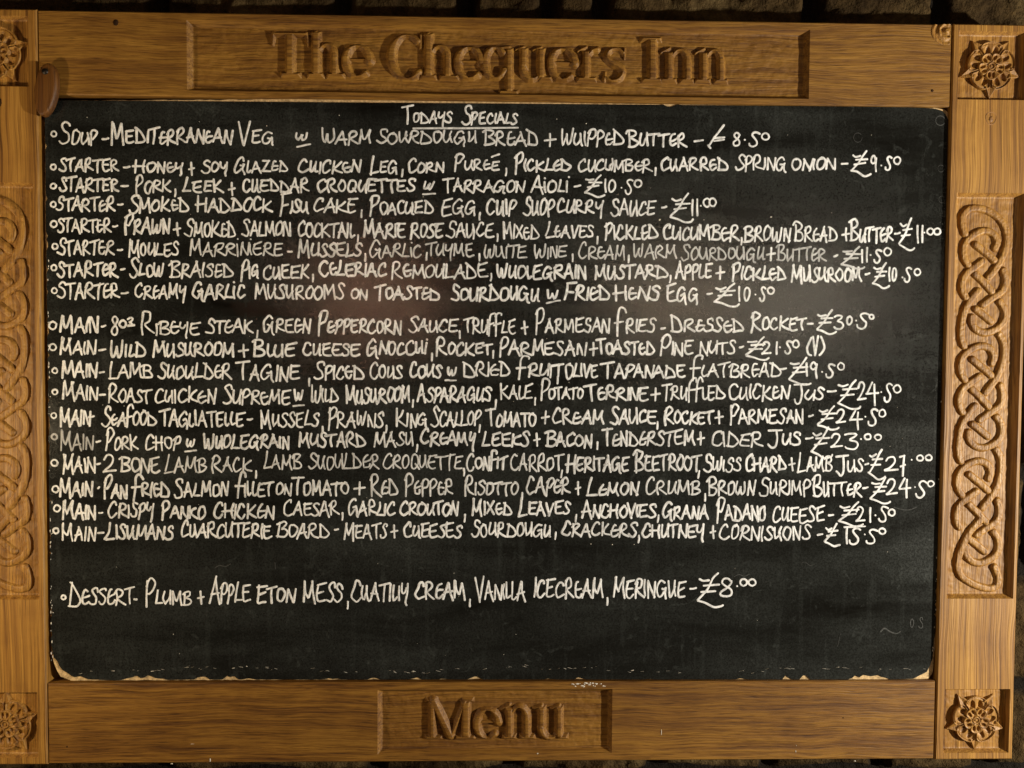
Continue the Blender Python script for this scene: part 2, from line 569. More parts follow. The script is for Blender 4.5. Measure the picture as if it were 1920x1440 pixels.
NAME = [
    ('T', [L_stem(542, 0, 84, 11), L_foot(508, 576, 80, 6), ([(511, 82), (509, 60)], [5.5, 3.5], False), ([(573, 82), (576, 60)], [5.5, 3.5], False), L_foot(524, 562)]),
    ('h', L_h(591, 626, 574, 645)),
    ('e', L_e(669)),
    ('C', [(arc(763, 40, 30, 41, 48, 318, 18), arc_w(5, 11, 48, 318, 18), False), ([(788, 86), (788, 54)], [5, 4], True)]),
    ('h', L_h(803, 839, 787, 860)),
    ('e', L_e(880)),
    ('q', [(arc(929, 32, 20, 29, 40, 330), arc_w(5, 10.5, 40, 330), False), L_stem(955, -26, 62, 9.5), L_foot(934, 973, -23, 6), ([(936, 60), (955, 62)], [4.5, 5], False)]),
    ('u', L_u(982, 1015, 1036)),
    ('e', L_e(1056)),
    ('r', [L_stem(1100, 0, 60, 9.5), L_foot(1082, 1120), ([(1103, 48), (1112, 58), (1121, 60)], [5, 6, 8], False), ([(1084, 56), (1100, 64)], [3.5, 5], False)]),
    ('s', [(catmull([(1170, 54), (1160, 61), (1146, 59), (1139, 48), (1147, 37), (1160, 30), (1169, 20), (1163, 6), (1148, 1), (1135, 8)], 4),
            list(np.interp(np.linspace(0, 1, 37), [0, .2, .5, .8, 1], [5, 6, 9.5, 6.5, 5])), False), ([(1172, 62), (1172, 44)], [4.5, 3], False), ([(1136, 18), (1134, 2)], [3, 4.5], False)]),
    ('I', [L_stem(1225, 0, 84, 11), L_foot(1202, 1243, 81, 6), L_foot(1204, 1244)]),
    ('n', L_n(1257, 1291, 1238, 1304)),
    ('n', L_n(1322, 1354, 1303, 1368)),
]
MENU = [
    ('M', [L_stem(810, 0, 74, 9), L_stem(873, 0, 74, 11), ([(812, 72), (844, 6)], 10, False), ([(872, 72), (846, 6)], 6, False), L_foot(796, 829, 3, 5), L_foot(852, 891, 3, 5),
           L_foot(798, 820, 73, 5), L_foot(866, 888, 73, 5)]),
    ('e', L_e(914, 21, 27, 29)),
    ('n', L_n(955, 988, 940, 1004)),
    ('u', L_u(1016, 1049, 1066)),
]


def carve_letters(letters, base, floor, mat, parent, label_of):
    for ch, strokes in letters:
        pts = [p for s in strokes for p in s[0]]
        xs = [p[0] for p in pts]
        ys = [p[1] for p in pts]
        conv = lambda p: (P(p[0], base(p[0]) - p[1])[0], P(p[0], base(p[0]) - p[1])[1])
        x0, zt = conv((min(xs) - 14, max(ys) + 12))
        x1, zb = conv((max(xs) + 14, min(ys) - 12))
        f = Field(x0, x1, min(zb, zt), max(zb, zt), 0.00062)
        for p, hw, sq in strokes:
            if sq:
                (ax, ay), (bx, by) = p
                h = hw if np.isscalar(hw) else hw[0]
                if abs(ax - bx) > abs(ay - by):
                    p = [(ax - 1, ay), (bx + 1, by)]
                f.stroke([conv(q) for q in p], [h * MM] * 2 if np.isscalar(hw) else [q * MM for q in hw], True)
            else:
                f.stroke([conv(q) for q in p], hw * MM if np.isscalar(hw) else [q * MM for q in hw])
        o = rise(f, 'carved_letter', mat, parent, floor, 0.0058, 1.30, 0.0003, seed=ord(ch), rough=0.00004)
        o['label'] = label_of % ch


carve_letters(NAME, lambda x: 141 + 0.0150 * (x - 540), DEP, OAK_X, top, 'raised carved letter %s on the top rail')
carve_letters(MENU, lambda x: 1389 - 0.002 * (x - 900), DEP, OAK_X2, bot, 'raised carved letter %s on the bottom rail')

# ---- interlaced knotwork: visible pieces of the ribbon between the crossings, in tracing units of one panel
U = 10.286
TOPLOOP = [(345, 790), (300, 640), (305, 450), (420, 320), (600, 300), (800, 350), (990, 480), (1120, 660), (1165, 880), (1130, 1100), (1040, 1300), (920, 1500), (800, 1640)]
BIG = [(1010, 2744), (1085, 2874), (1105, 3074), (1070, 3314), (990, 3524), (890, 3684), (740, 3880)]
UNIT = [
    [(925, 1070), (965, 980), (955, 890), (895, 795), (780, 740), (640, 752), (480, 835), (360, 960), (315, 1120), (340, 1280), (400, 1385)],
    [(555, 1000), (680, 1100), (830, 1225), (905, 1300)],
    [(690, 1325), (560, 1420), (400, 1540), (310, 1680), (290, 1820), (310, 1930), (355, 2015)],
    [(545, 1575), (700, 1725), (860, 1900)],
    [(1095, 1505), (1132, 1640), (1128, 1780), (1060, 1910), (870, 2045), (700, 2170)],
    [(600, 1900), (500, 2017), (380, 2197), (310, 2387), (280, 2587), (270, 2737), (285, 2850), (325, 2965)],
    [(560, 2255), (680, 2345), (850, 2490)],
    [(1020, 2110), (1095, 2220), (1125, 2370), (1085, 2515), (965, 2630), (800, 2705), (660, 2700), (545, 2630), (480, 2520), (478, 2410)],
]
LASTLOOP = [(640, 1880), (500, 2030), (375, 2210), (275, 2430), (205, 2660), (200, 2800), (275, 2960), (440, 3085), (640, 3170), (830, 3205), (960, 3150), (990, 3020), (960, 2890), (920, 2790)]


def knot_pieces():
    out = []
    for k in range(3):
        dx, dy = -60 * k, 2232 * k
        for i, pc in enumerate([TOPLOOP] + UNIT):
            if i == 0 and k > 0:
                continue
            if i == 6 and k == 2:
                continue
            out.append([(x + dx, y + dy) for x, y in pc])
        if k < 2:
            out.append([(x + dx, y + dy) for x, y in BIG])
    # last loop is traced against the third unit
    out.append([(x - 0 * 60, y + 2 * 2232) for x, y in LASTLOOP])
    return [[P(1780 + x / U, 360 + y / U) for x, y in pc] for pc in out]


def build_knot(rect, parent, dx):
    f = Field(rect[0] + 0.004, rect[1] - 0.004, rect[2] + 0.006, rect[3] - 0.006, 0.00075)
    for pc in knot_pieces():
        pts = catmull([(x + dx, z) for x, z in pc], 5)
        f.stroke(pts, 0.0056)
    return rise(f, 'carved_knotwork', OAK_Z, parent, -0.0012 + DEP, 0.0036, 3.2, -0.0053, seed=41)


build_knot(KN_R, sr, 0.0)
build_knot(KN_L, sl, KN_L[0] - KN_R[0])


# ---- five petalled roses
def build_rose(rect, parent, up):
    f = Field(rect[0] + 0.001, rect[1] - 0.001, rect[2] + 0.001, rect[3] - 0.001, 0.00046)
    cx, cz = (rect[0] + rect[1]) / 2 + 0.0008, (rect[2] + rect[3]) / 2
    R = 0.0425 if up > 0 else 0.0445
    X, Z = (f.X - cx) / R, (f.Z - cz) / R
    if up < 0:
        X, Z = -X, -Z
    r, a = np.hypot(X, Z), np.degrees(np.arctan2(Z, X))
    H = np.full(X.shape, -0.4)

    def local(ang, rad):
        c, s = math.cos(math.radians(ang)), math.sin(math.radians(ang))
        return X * c + Z * s - rad, -X * s + Z * c
    for k in range(5):                              # pointed leaves between the petals
        u, v = local(126 + 72 * k, 0.0)
        hw = np.clip((1.05 - u) * 0.52, 0, 0.20)
        hgt = 0.30 + 0.45 * np.abs(v) / 0.2 + 0.15 * np.clip((1.05 - u) / 0.3, 0, 1)
        hgt = hgt * np.clip((hw - np.abs(v)) / 0.03, 0, 1)
        H = np.where((u > 0.64) & (u < 1.04) & (np.abs(v) < hw), np.maximum(H, hgt + 0.06), H)
    for k in range(5):                              # outer petals: rolled rim, two scoops, a middle vein
        u, v = local(90 + 72 * k, 0.49)
        p = 1 - (u / 0.29) ** 2 - (v / (0.352 - 0.10 * np.clip(-u / 0.3, -1, 1))) ** 2
        p = np.minimum(p, ((u + 0.49) * 0.7265 - np.abs(v) - 0.012) * 4.0)
        rim = np.exp(-((p - 0.10) / 0.09) ** 2)
        scoop = np.sqrt(np.clip(1 - ((np.abs(v) - 0.125) / 0.095) ** 2 - ((u + 0.03) / 0.19) ** 2, 0, 1))
        groove = np.exp(-((p - 0.30) / 0.06) ** 2) * (u > 0.02)
        hgt = 0.62 + 0.28 * rim - 0.52 * scoop - 0.12 * groove
        hgt = hgt * np.clip(p / 0.08, 0, 1)
        H = np.where(p > 0, np.maximum(H, hgt), H)
    inner = np.full(X.shape, -1.0)
    for k in range(5):                              # inner petals
        u, v = local(-90 + 72 * k, 0.27)
        p = 1 - (u / 0.165) ** 2 - (v / (0.19 - 0.05 * np.clip(-u / 0.17, -1, 1))) ** 2
        rim = np.exp(-((p - 0.2) / 0.2) ** 2)
        scoop = np.sqrt(np.clip(1 - ((np.abs(v) - 0.068) / 0.05) ** 2 - ((u - 0.005) / 0.09) ** 2, 0, 1))
        hgt = (0.84 + 0.14 * rim - 0.50 * scoop) * np.clip(p / 0.12, 0, 1)
        inner = np.where(p > 0, np.maximum(inner, hgt), inner)
    gap = (r < 0.46) & (inner < 0.2)
    H = np.where(inner > 0.2, np.maximum(inner, 0.1), np.where(gap & (r < 0.36), 0.30, H))
    c1 = 0.95 * np.clip((0.145 - r) / 0.03, 0, 1)
    c1 = np.where(r < 0.085, 0.95 - 0.35 * np.clip((0.085 - r) / 0.02, 0, 1), c1)
    c1 = np.where(r < 0.045, 0.85, c1)
    H = np.where(r < 0.145, np.maximum(c1, 0.25), H)
    H = H + np.where(H > 0, 0.009 * vnoise(f.X, f.Z, 420, 77), 0)
    return f.mesh('carved_rose', -0.0012 + DEP - 0.0066 * H, OAK_Z, parent, keep=H > -0.3)


build_rose(ROSES['TR'], sr, 1)
build_rose(ROSES['BR'], sr, 1)
build_rose(ROSES['TL'], sl, -1)
build_rose(ROSES['BL'], sl, -1)


# ---- small things on the frame
def disc(name, px, py, rad, y, mat, parent, n=26, dome=0.0, jag=0.0, ell=1.0):
    x, z = P(px, py)
    V, F = [(x, y - dome, z)], []
    for k in range(n):
        t = 2 * math.pi * k / n
        q = rad * (1 + jag * random.uniform(-1, 1))
        V.append((x + q * 0.8 * math.cos(t), y - dome * 0.7, z + ell * q * 0.8 * math.sin(t)))
    for k in range(n):
        t = 2 * math.pi * k / n
        q = rad * (1 + jag * random.uniform(-1, 1))
        V.append((x + q * math.cos(t), y + 0.001, z + ell * q * math.sin(t)))
    for k in range(n):
        k2 = (k + 1) % n
        F.append((0, 1 + k, 1 + k2))
        F.append((1 + k, 1 + n + k, 1 + n + k2, 1 + k2))
    return link_mesh(name, V, F, mat, parent)


def ring(name, px, py, rad, y, thick, mat, parent, n=30):
    x, z = P(px, py)
    V, F = [], []
    for k in range(n):
        t = 2 * math.pi * k / n
        rr = rad * (1 + 0.05 * math.sin(3 * t))
        for q, dy in ((rr - thick, 0.0006), (rr, -0.0004), (rr + thick, 0.0006)):
            V.append((x + q * math.cos(t), y + dy, z + 1.15 * q * math.sin(t)))
    for k in range(n):
        a, b = 3 * k, 3 * ((k + 1) % n)
        F += [(a, a + 1, b + 1, b), (a + 1, a + 2, b + 2, b + 1)]
    return link_mesh(name, V, F, mat, parent)


disc('nail_hole', 217, 42, 0.0042, -0.0001, DARKHOLE, top, jag=0.12, dome=0.0004, ell=1.15)
disc('nail_hole', 1748, 170, 0.0022, -0.0001, DARKHOLE, top, jag=0.1, dome=0.0003)
disc('nail_hole', 1581, 1346, 0.0010, -0.0001, DARKHOLE, bot, jag=0.1, dome=0.0003)
disc('nail_hole', 126, 1400, 0.0013, -0.0001, DARKHOLE, bot, jag=0.2, dome=0.0003)
disc('nail_hole', -2, 192, 0.0050, -0.0013, DARKHOLE, sl, jag=0.1, dome=0.0003, ell=1.6)
ring('dowel_peg', 1857, 222, 0.0072, -0.0013, 0.0008, KNOTWOOD, sr)
disc('dowel_peg', 1857, 224, 0.0030, -0.0013, KNOTWOOD, sr, jag=0.25, dome=0.0003, ell=1.5)


def build_knot_burr():
    """the broken knot at the right end of the top rail"""
    x0, z1 = P(1728, 46)
    x1, z0 = P(1780, 84)
    f = Field(x0, x1, z0, z1, 0.0006)
    cx, cz = P(1774, 58)
    r = np.hypot((f.X - cx) / 0.021, (f.Z - cz) / 0.019)
    env = np.clip(1.0 - r, 0, 1)
    h = env ** 0.6 * (0.0020 * np.sin(r * 15 + 2.5 * vnoise(f.X, f.Z, 70, 5)) + 0.0010 * vnoise(f.X, f.Z, 330, 6) + 0.0012)
    return f.mesh('wood_knot', -0.0001 - np.where(env > 0, h, -0.001), OAK_Z, top, keep=env > 0.02)


build_knot_burr()


def build_button():
    """oval wooden turn button that holds the chalkboard in"""
    x, z = P(92.5, 172)
    n, ry, rx = 44, 0.0345, 0.0142
    tilt = math.radians(-8)
    V, F = [], []
    for y, s in ((0.0, 1.0), (-0.0065, 1.0), (-0.0088, 0.90), (-0.0094, 0.75)):
        for k in range(n):
            t = 2 * math.pi * k / n
            u = rx * s * math.cos(t) * (1 + 0.06 * math.sin(t))
            v = (ry - rx * (1 - s)) * math.sin(t)
            V.append((x + u * math.cos(tilt) - v * math.sin(tilt) * -1 * -1, y - 0.0015, z + u * math.sin(tilt) + v * math.cos(tilt)))
    for a in range(3):
        for k in range(n):
            k2 = (k + 1) % n
            F.append((a * n + k, (a + 1) * n + k, (a + 1) * n + k2, a * n + k2))
    F.append(tuple(3 * n + k for k in reversed(range(n))))
    b = link_mesh('turn_button', V, F, OAK_D, frame)
    b['label'] = 'dark oval wooden turn button at the top left corner'
    disc('screw', 94, 140, 0.0041, -0.0118, DARKMETAL, b, dome=0.0012)
    return b


build_button()

# ------------------------------------------------------------------ chalkboard
BY = 0.0042                                  # front of the paint, behind the frame's face
board = thing('chalkboard', (0, BY + 0.004, OB), 'black painted chalkboard panel with chipped edges and white handwritten menu', 'chalkboard')


def outline(pts, jag, seed, step=0.004):
    r = random.Random(seed)
    out = []
    for a, b in zip(pts, pts[1:] + pts[:1]):
        L = math.hypot(b[0] - a[0], b[1] - a[1])
        n = max(1, int(L / step))
        for k in range(n):
            t = k / n
            out.append((a[0] + (b[0] - a[0]) * t + r.uniform(-jag, jag), a[1] + (b[1] - a[1]) * t + r.uniform(-jag, jag)))
    return out


def slab(name, poly, y0, y1, mat, parent, bev=0.0008):
    n = len(poly)
    cx = sum(p[0] for p in poly) / n
    cz = sum(p[1] for p in poly) / n
    V = [(x - math.copysign(bev, x - cx), y0, z - math.copysign(bev, z - cz)) for x, z in poly]
    V += [(x, y0 + bev, z) for x, z in poly] + [(x, y1, z) for x, z in poly]
    area = sum(poly[i][0] * poly[(i + 1) % n][1] - poly[(i + 1) % n][0] * poly[i][1] for i in range(n))
    ring_ = list(range(n)) if area > 0 else list(reversed(range(n)))
    F = [tuple(ring_)]
    for k in range(n):
        k2 = (k + 1) % n
        F += [(k, n + k, n + k2, k2), (n + k, 2 * n + k, 2 * n + k2, n + k2)]
    return link_mesh(name, V, F, mat, parent, smooth=False)


def pix(poly, d):
    return [P(x, y, d) for x, y in poly]


core = pix([(82, 188), (600, 184), (1100, 192), (1620, 198), (1755, 201), (1772, 204), (1782, 213), (1784, 232), (1776, 620), (1766, 950), (1755, 1215), (1750, 1262),
            (1743, 1273), (1725, 1275.5), (1400, 1275), (1000, 1274), (600, 1275.5), (220, 1277), (132, 1278), (112, 1270), (101, 1250), (95, 1228), (93, 1100), (88, 700), (83, 420)], BY)
slab('board_core', outline(core, 0.0004, 3, 0.006), BY + 0.0012, BY + 0.0085, MDF, board)

# the painted face stops short of the core where it is chipped
face = [(83, 190)]
for x in range(120, 1760, 40):
    face.append((x, 187 + 0.0085 * x * 0.9))
face[-1] = (1735, 202)
face = [p for p in face if not 1245 < p[0] < 1275] + []
idx = next(i for i, p in enumerate(face) if p[0] > 1250)
face[idx:idx] = [(1244, 195.5), (1250, 199), (1258, 200), (1266, 197), (1271, 195.5)]
face += [(1752, 203.5), (1766, 207), (1774, 216), (1779, 226), (1782, 240), (1776, 560), (1772, 700), (1767, 800), (1764.5, 900), (1760.5, 980)]
r5 = random.Random(5)
for y in range(990, 1215, 9):
    face.append((1765 - 0.036 * (y - 950) - (r5.random() < 0.35) * r5.uniform(2, 5) - 0.6, y))
face += [(1751, 1215), (1749, 1235), (1744, 1248), (1738, 1260), (1722, 1268), (1712, 1273)]
CH = [(1668, 1590, 11), (1518, 1500, 9), (1484, 1468, 10), (1400, 1380, 3), (1225, 1208, 3), (1098, 1078, 5), (1040, 1020, 2), (904, 876, 6), (842, 820, 2), (790, 766, 5), (712, 690, 4),
      (640, 600, 2.5), (478, 455, 3), (446, 418, 8), (392, 364, 9), (312, 228, 9)]
for a, b, dpt in CH:
    base_y = 1274.3 if 300 < (a + b) / 2 < 1700 else 1275
    n = max(3, int((a - b) / 7))
    face.append((a + 1, base_y))
    for k in range(1, n):
        t = k / n
        face.append((a + (b - a) * t, base_y - dpt * (0.35 + 0.65 * r5.random()) * math.sin(math.pi * t) ** 0.5))
    face.append((b - 1, base_y))
face += [(215, 1276), (165, 1274), (150, 1268), (138, 1270), (126, 1262), (116, 1256), (111, 1249), (107, 1240), (100, 1232), (97.5, 1215)]
for y in range(1205, 200, -7):
    base_x = 83 + 0.0108 * (y - 190)
    c = r5.uniform(1.2, 4.2) if (r5.random() < 0.30 and y > 420) or r5.random() < 0.06 else 0.4
    face.append((base_x + c, y))
slab('painted_face', pix(face, BY), BY, BY + 0.0011, SLATE, board, 0.0003)

flV, flF = [], []


def fleck(px, py, a, b, rot, seed):
    r = random.Random(seed)
    n = r.randint(5, 8)
    s = len(flV)
    x, z = P(px, py, BY)
    flV.append((x, BY - 0.0005 - 0.0002 * r.random(), z))
    for k in range(n):
        t = 2 * math.pi * k / n
        q = r.uniform(0.55, 1.0) * MM
        u, v = a * q * math.cos(t), b * q * math.sin(t)
        flV.append((x + u * math.cos(rot) - v * math.sin(rot), BY + 0.0001, z + u * math.sin(rot) + v * math.cos(rot)))
    for k in range(n):
        flF.append((s, s + 1 + k, s + 1 + (k + 1) % n))


r6 = random.Random(8)
for k in range(95):                                      # chipped line along the bottom edge
    x = r6.uniform(150, 1735)
    big = r6.random() < 0.12
    fleck(x, 1256 + 4 * math.sin(x * 0.011) + 2 * math.sin(x * 0.05) + r6.gauss(0, 1.3), r6.uniform(2, 8), r6.uniform(0.7, 1.5) if big else r6.uniform(0.15, 0.45), r6.uniform(-0.35, 0.35), k)
for k in range(34):
    y = r6.uniform(560, 1230)
    fleck(1766 - 0.034 * (y - 950) - abs(r6.gauss(0, 3.0)) - 2, y, r6.uniform(0.6, 1.6), r6.uniform(1, 4.5), 0, 200 + k)
for k in range(46):
    y = r6.uniform(440, 1240)
    fleck(88 + 0.0095 * (y - 420) + abs(r6.gauss(0, 2.5)), y, r6.uniform(0.7, 1.8), r6.uniform(1, 5), 0, 300 + k)
for k in range(60):                                       # drops of ink beside the writing
    fleck(r6.uniform(110, 1740), r6.uniform(210, 1240), r6.uniform(0.6, 1.5), r6.uniform(0.6, 1.5), 0, 400 + k)
for x, y, a in ((1099, 231.5, 1.8), (1378, 1066, 1), (1664, 1035, 1.6), (1189, 1021, 1.5), (1148, 1021, 1.8), (1108, 1020, 1.8), (1320, 412, 1.5), (1446, 407, 3), (1237, 412, 3), (500, 236, 1.4)):
    fleck(x, y, a, a * 0.8, 0.3, int(x))
fl = link_mesh('paint_flecks', flV, flF, FLAKE, board, smooth=False)
fl['kind'] = 'stuff'

# white scuffs on the bottom rail
flV, flF = [], []
by_keep, BY = BY, -0.0002
for k in range(26):
    fleck(r6.uniform(1072, 1134), r6.uniform(1280, 1288), r6.uniform(1, 5), r6.uniform(0.6, 2.2), r6.uniform(-.3, .3), 700 + k)
for x, y, a, b_ in ((394, 1425, 1.6, 5.0), (1008, 1413, 1.8, 1.8), (360, 1395, 5, 0.8), (1492, 1409, 1.2, 2.2), (1493, 1398, 0.7, 1.8), (1603, 1427, 3, 1.2), (1240, 1372, 0.9, 7), (322, 1432, 3, 1.2)):
    fleck(x, y, a, b_, 0.0, int(x))
BY = by_keep
sc_ = link_mesh('white_scuffs', flV, flF, FLAKE, bot, smooth=False)
sc_['kind'] = 'stuff'

# ------------------------------------------------------------------ handwriting
# single-stroke capitals in this hand: width, then strokes ('c' smooth curve, 'l' straight, 'd' dot); unit cap height
G = {
 'A': (.60, 'l:0,0 .29,1|l:.30,1 .40,.5 .60,-.04|l:.08,.34 .50,.40'),
 'B': (.60, 'c:.10,.93 .09,.5 .10,.03|c:-.06,.84 .12,1.0 .38,1.0 .50,.84 .38,.64 .16,.54 .44,.46 .60,.24 .42,.02 .04,.03'),
 'C': (.54, 'c:.46,.80 .40,.97 .24,.94 .08,.66 .03,.28 .16,.02 .34,.03 .54,.20'),
 'D': (.66, 'l:.10,.98 .08,.04|c:.02,1.0 .12,.94 .40,.66 .64,.30 .60,.10 .40,.01 .06,.02'),
 'E': (.56, 'c:.10,.92 .05,.42 .10,.06 .30,.00 .54,.08|l:.06,.90 .54,1.0|l:.08,.47 .44,.54'),
 'e': (.46, 'c:.28,.88 .16,.86 .06,.52 .09,.10 .22,.01 .38,.09 .48,.22|c:.05,.42 .22,.47 .46,.52'),
 'F': (.50, 'c:.10,1.0 .07,.5 .05,-.06|l:.06,.98 .58,1.08|l:.07,.46 .42,.52'),
 'f': (.46, 'c:.06,-.14 .09,.45 .14,.92 .32,1.10 .50,1.02 .54,.90|l:-.06,.44 .42,.52'),
 'G': (.70, 'c:.54,.84 .44,.99 .26,.94 .08,.62 .04,.24 .16,.01 .32,.06 .46,.28|c:.34,.44 .48,.46 .57,.52|c:.57,.52 .57,.22 .60,-.06 .66,-.16'),
 'H': (.58, 'l:.06,1 .05,0|c:.52,.98 .48,.5 .54,-.04|l:-.10,.46 .56,.54'),
 'h': (.54, 'c:.06,.92 .03,.40 .09,.06 .20,.06 .32,.30 .40,.52|c:.42,.92 .41,.50 .48,.02 .54,-.02'),
 'I': (.14, 'c:.06,.95 .05,.4 .08,0'),
 'i': (.14, 'c:.06,.85 .05,.4 .08,0|d:.09,1.22'),
 'J': (.58, 'c:.36,.97 .37,.45 .33,-.06 .18,-.20 .02,-.06 -.01,.06|l:-.06,.97 .66,1.04'),
 'K': (.58, 'l:.06,1 .07,-.02|c:.50,.88 .28,.60 .14,.42 .30,.20 .62,.00'),
 'L': (.50, 'c:.16,1 .10,.50 .02,.05|l:.02,.02 .50,.07'),
 'l': (.34, 'c:.07,.95 .04,.38 .08,.06 .18,.02 .34,.16'),
 'M': (.72, 'l:.05,-.02 .09,1|c:.10,1 .17,.55 .30,.24 .35,.30 .56,.98|c:.56,.98 .58,.50 .70,-.04'),
 'N': (.54, 'l:.05,0 .08,.92|c:.09,.92 .25,.50 .46,.00|l:.49,-.04 .53,.95'),
 'O': (.52, 'c:.32,.94 .12,.84 .03,.44 .12,.06 .30,.02 .48,.30 .49,.70 .36,.92 .24,.93'),
 'P': (.50, 'c:.12,.92 .08,.45 .06,-.08|c:.04,.74 .18,1.0 .38,1.04 .50,.84 .40,.58 .24,.44 .12,.42'),
 'Q': (.58, 'c:.32,.94 .12,.84 .03,.44 .12,.06 .30,.02 .48,.30 .49,.70 .36,.92 .24,.93|l:.34,.30 .62,-.06'),
 'R': (.60, 'c:.10,.90 .07,.4 .06,-.03|c:.02,.72 .16,.98 .36,1.0 .47,.82 .38,.60 .14,.44 .32,.22 .62,.01'),
 'S': (.50, 'c:.50,.82 .44,.97 .26,1.0 .14,.84 .22,.64 .40,.44 .46,.20 .32,.01 .12,.02 .00,.14'),
 'T': (.56, 'l:-.08,.90 .62,1.02|c:.28,.94 .27,.5 .30,-.02'),
 'U': (.54, 'c:.06,.95 .03,.38 .12,.04 .24,.06 .38,.36 .46,.60|c:.47,.95 .47,.45 .52,.0'),
 'V': (.50, 'l:.03,1 .25,0|l:.26,0 .50,1'),
 'W': (.72, 'c:.03,1 .04,.40 .12,.02 .22,.18 .34,.66|c:.34,.66 .36,.22 .44,.02 .58,.30 .66,1.0'),
 'X': (.50, 'l:.02,.92 .50,.02|l:.46,.95 .02,.0'),
 'Y': (.50, 'c:.04,.95 .04,.58 .14,.42 .26,.48 .38,.72|c:.47,.95 .42,.40 .38,-.10 .40,-.36'),
 'Z': (.52, 'l:.04,.94 .50,.98|l:.50,.98 .04,.04|l:.04,.03 .56,.06'),
 'z': (.60, 'c:.06,.84 .26,.96 .44,.84 .32,.60 .12,.46 .38,.44 .44,.22 .24,.08 .02,.10 .30,.02 .60,.12'),
 '0': (.50, 'c:.30,1.0 .12,.88 .03,.46 .12,.04 .28,.0 .46,.36 .47,.78 .36,.98 .26,.99'),
 '1': (.14, 'c:.08,1 .06,.5 .09,0'),
 '2': (.60, 'c:.06,.72 .18,.98 .40,1.0 .50,.80 .40,.48 .18,.16 .02,.02|l:.02,.02 .62,.08'),
 '3': (.60, 'c:.04,.90 .24,1.0 .50,.96 .42,.76 .22,.58 .50,.50 .60,.26 .40,.02 .12,.04 .02,.16'),
 '4': (.62, 'l:.30,1 .02,.42|l:.02,.40 .66,.46|c:.44,.90 .42,.40 .45,-.14'),
 '5': (.60, 'c:.60,.90 .44,1.0 .26,.96 .20,.80 .32,.58 .46,.36 .42,.10 .24,-.02 .06,.06 .02,.22'),
 '7': (.60, 'l:.04,.92 .52,.98|c:.52,.98 .44,.50 .36,-.04|l:.14,.44 .58,.50'),
 '8': (.52, 'c:.46,.84 .34,1.0 .16,.96 .10,.78 .24,.58 .44,.38 .46,.12 .28,.0 .08,.06 .06,.26 .26,.50 .44,.72 .46,.86'),
 '9': (.50, 'c:.44,.78 .28,1.0 .10,.90 .06,.66 .20,.52 .38,.66 .44,.86|c:.45,.88 .42,.40 .44,-.02'),
 'q': (1.0, 'c:.06,.80 .22,.74 .44,.80|c:.76,1.0 .58,.80 .36,.48 .00,.16|c:.00,.14 .30,.06 .60,-.06 .86,-.04 .96,.02|l:.22,.62 .80,.66|l:.14,.42 .68,.46'),
 'p': (1.0, 'l:.96,1.0 .30,.36|l:.40,.46 .06,.02|l:.0,.08 .14,-.02|l:.32,.40 .98,.42|l:.34,.30 .96,.34'),
 '(': (.30, 'c:.30,1.0 .06,.74 .02,.40 .12,.12 .32,.0'),
 ')': (.30, 'c:.02,1.0 .26,.78 .30,.40 .16,.10 .0,.0'),
}

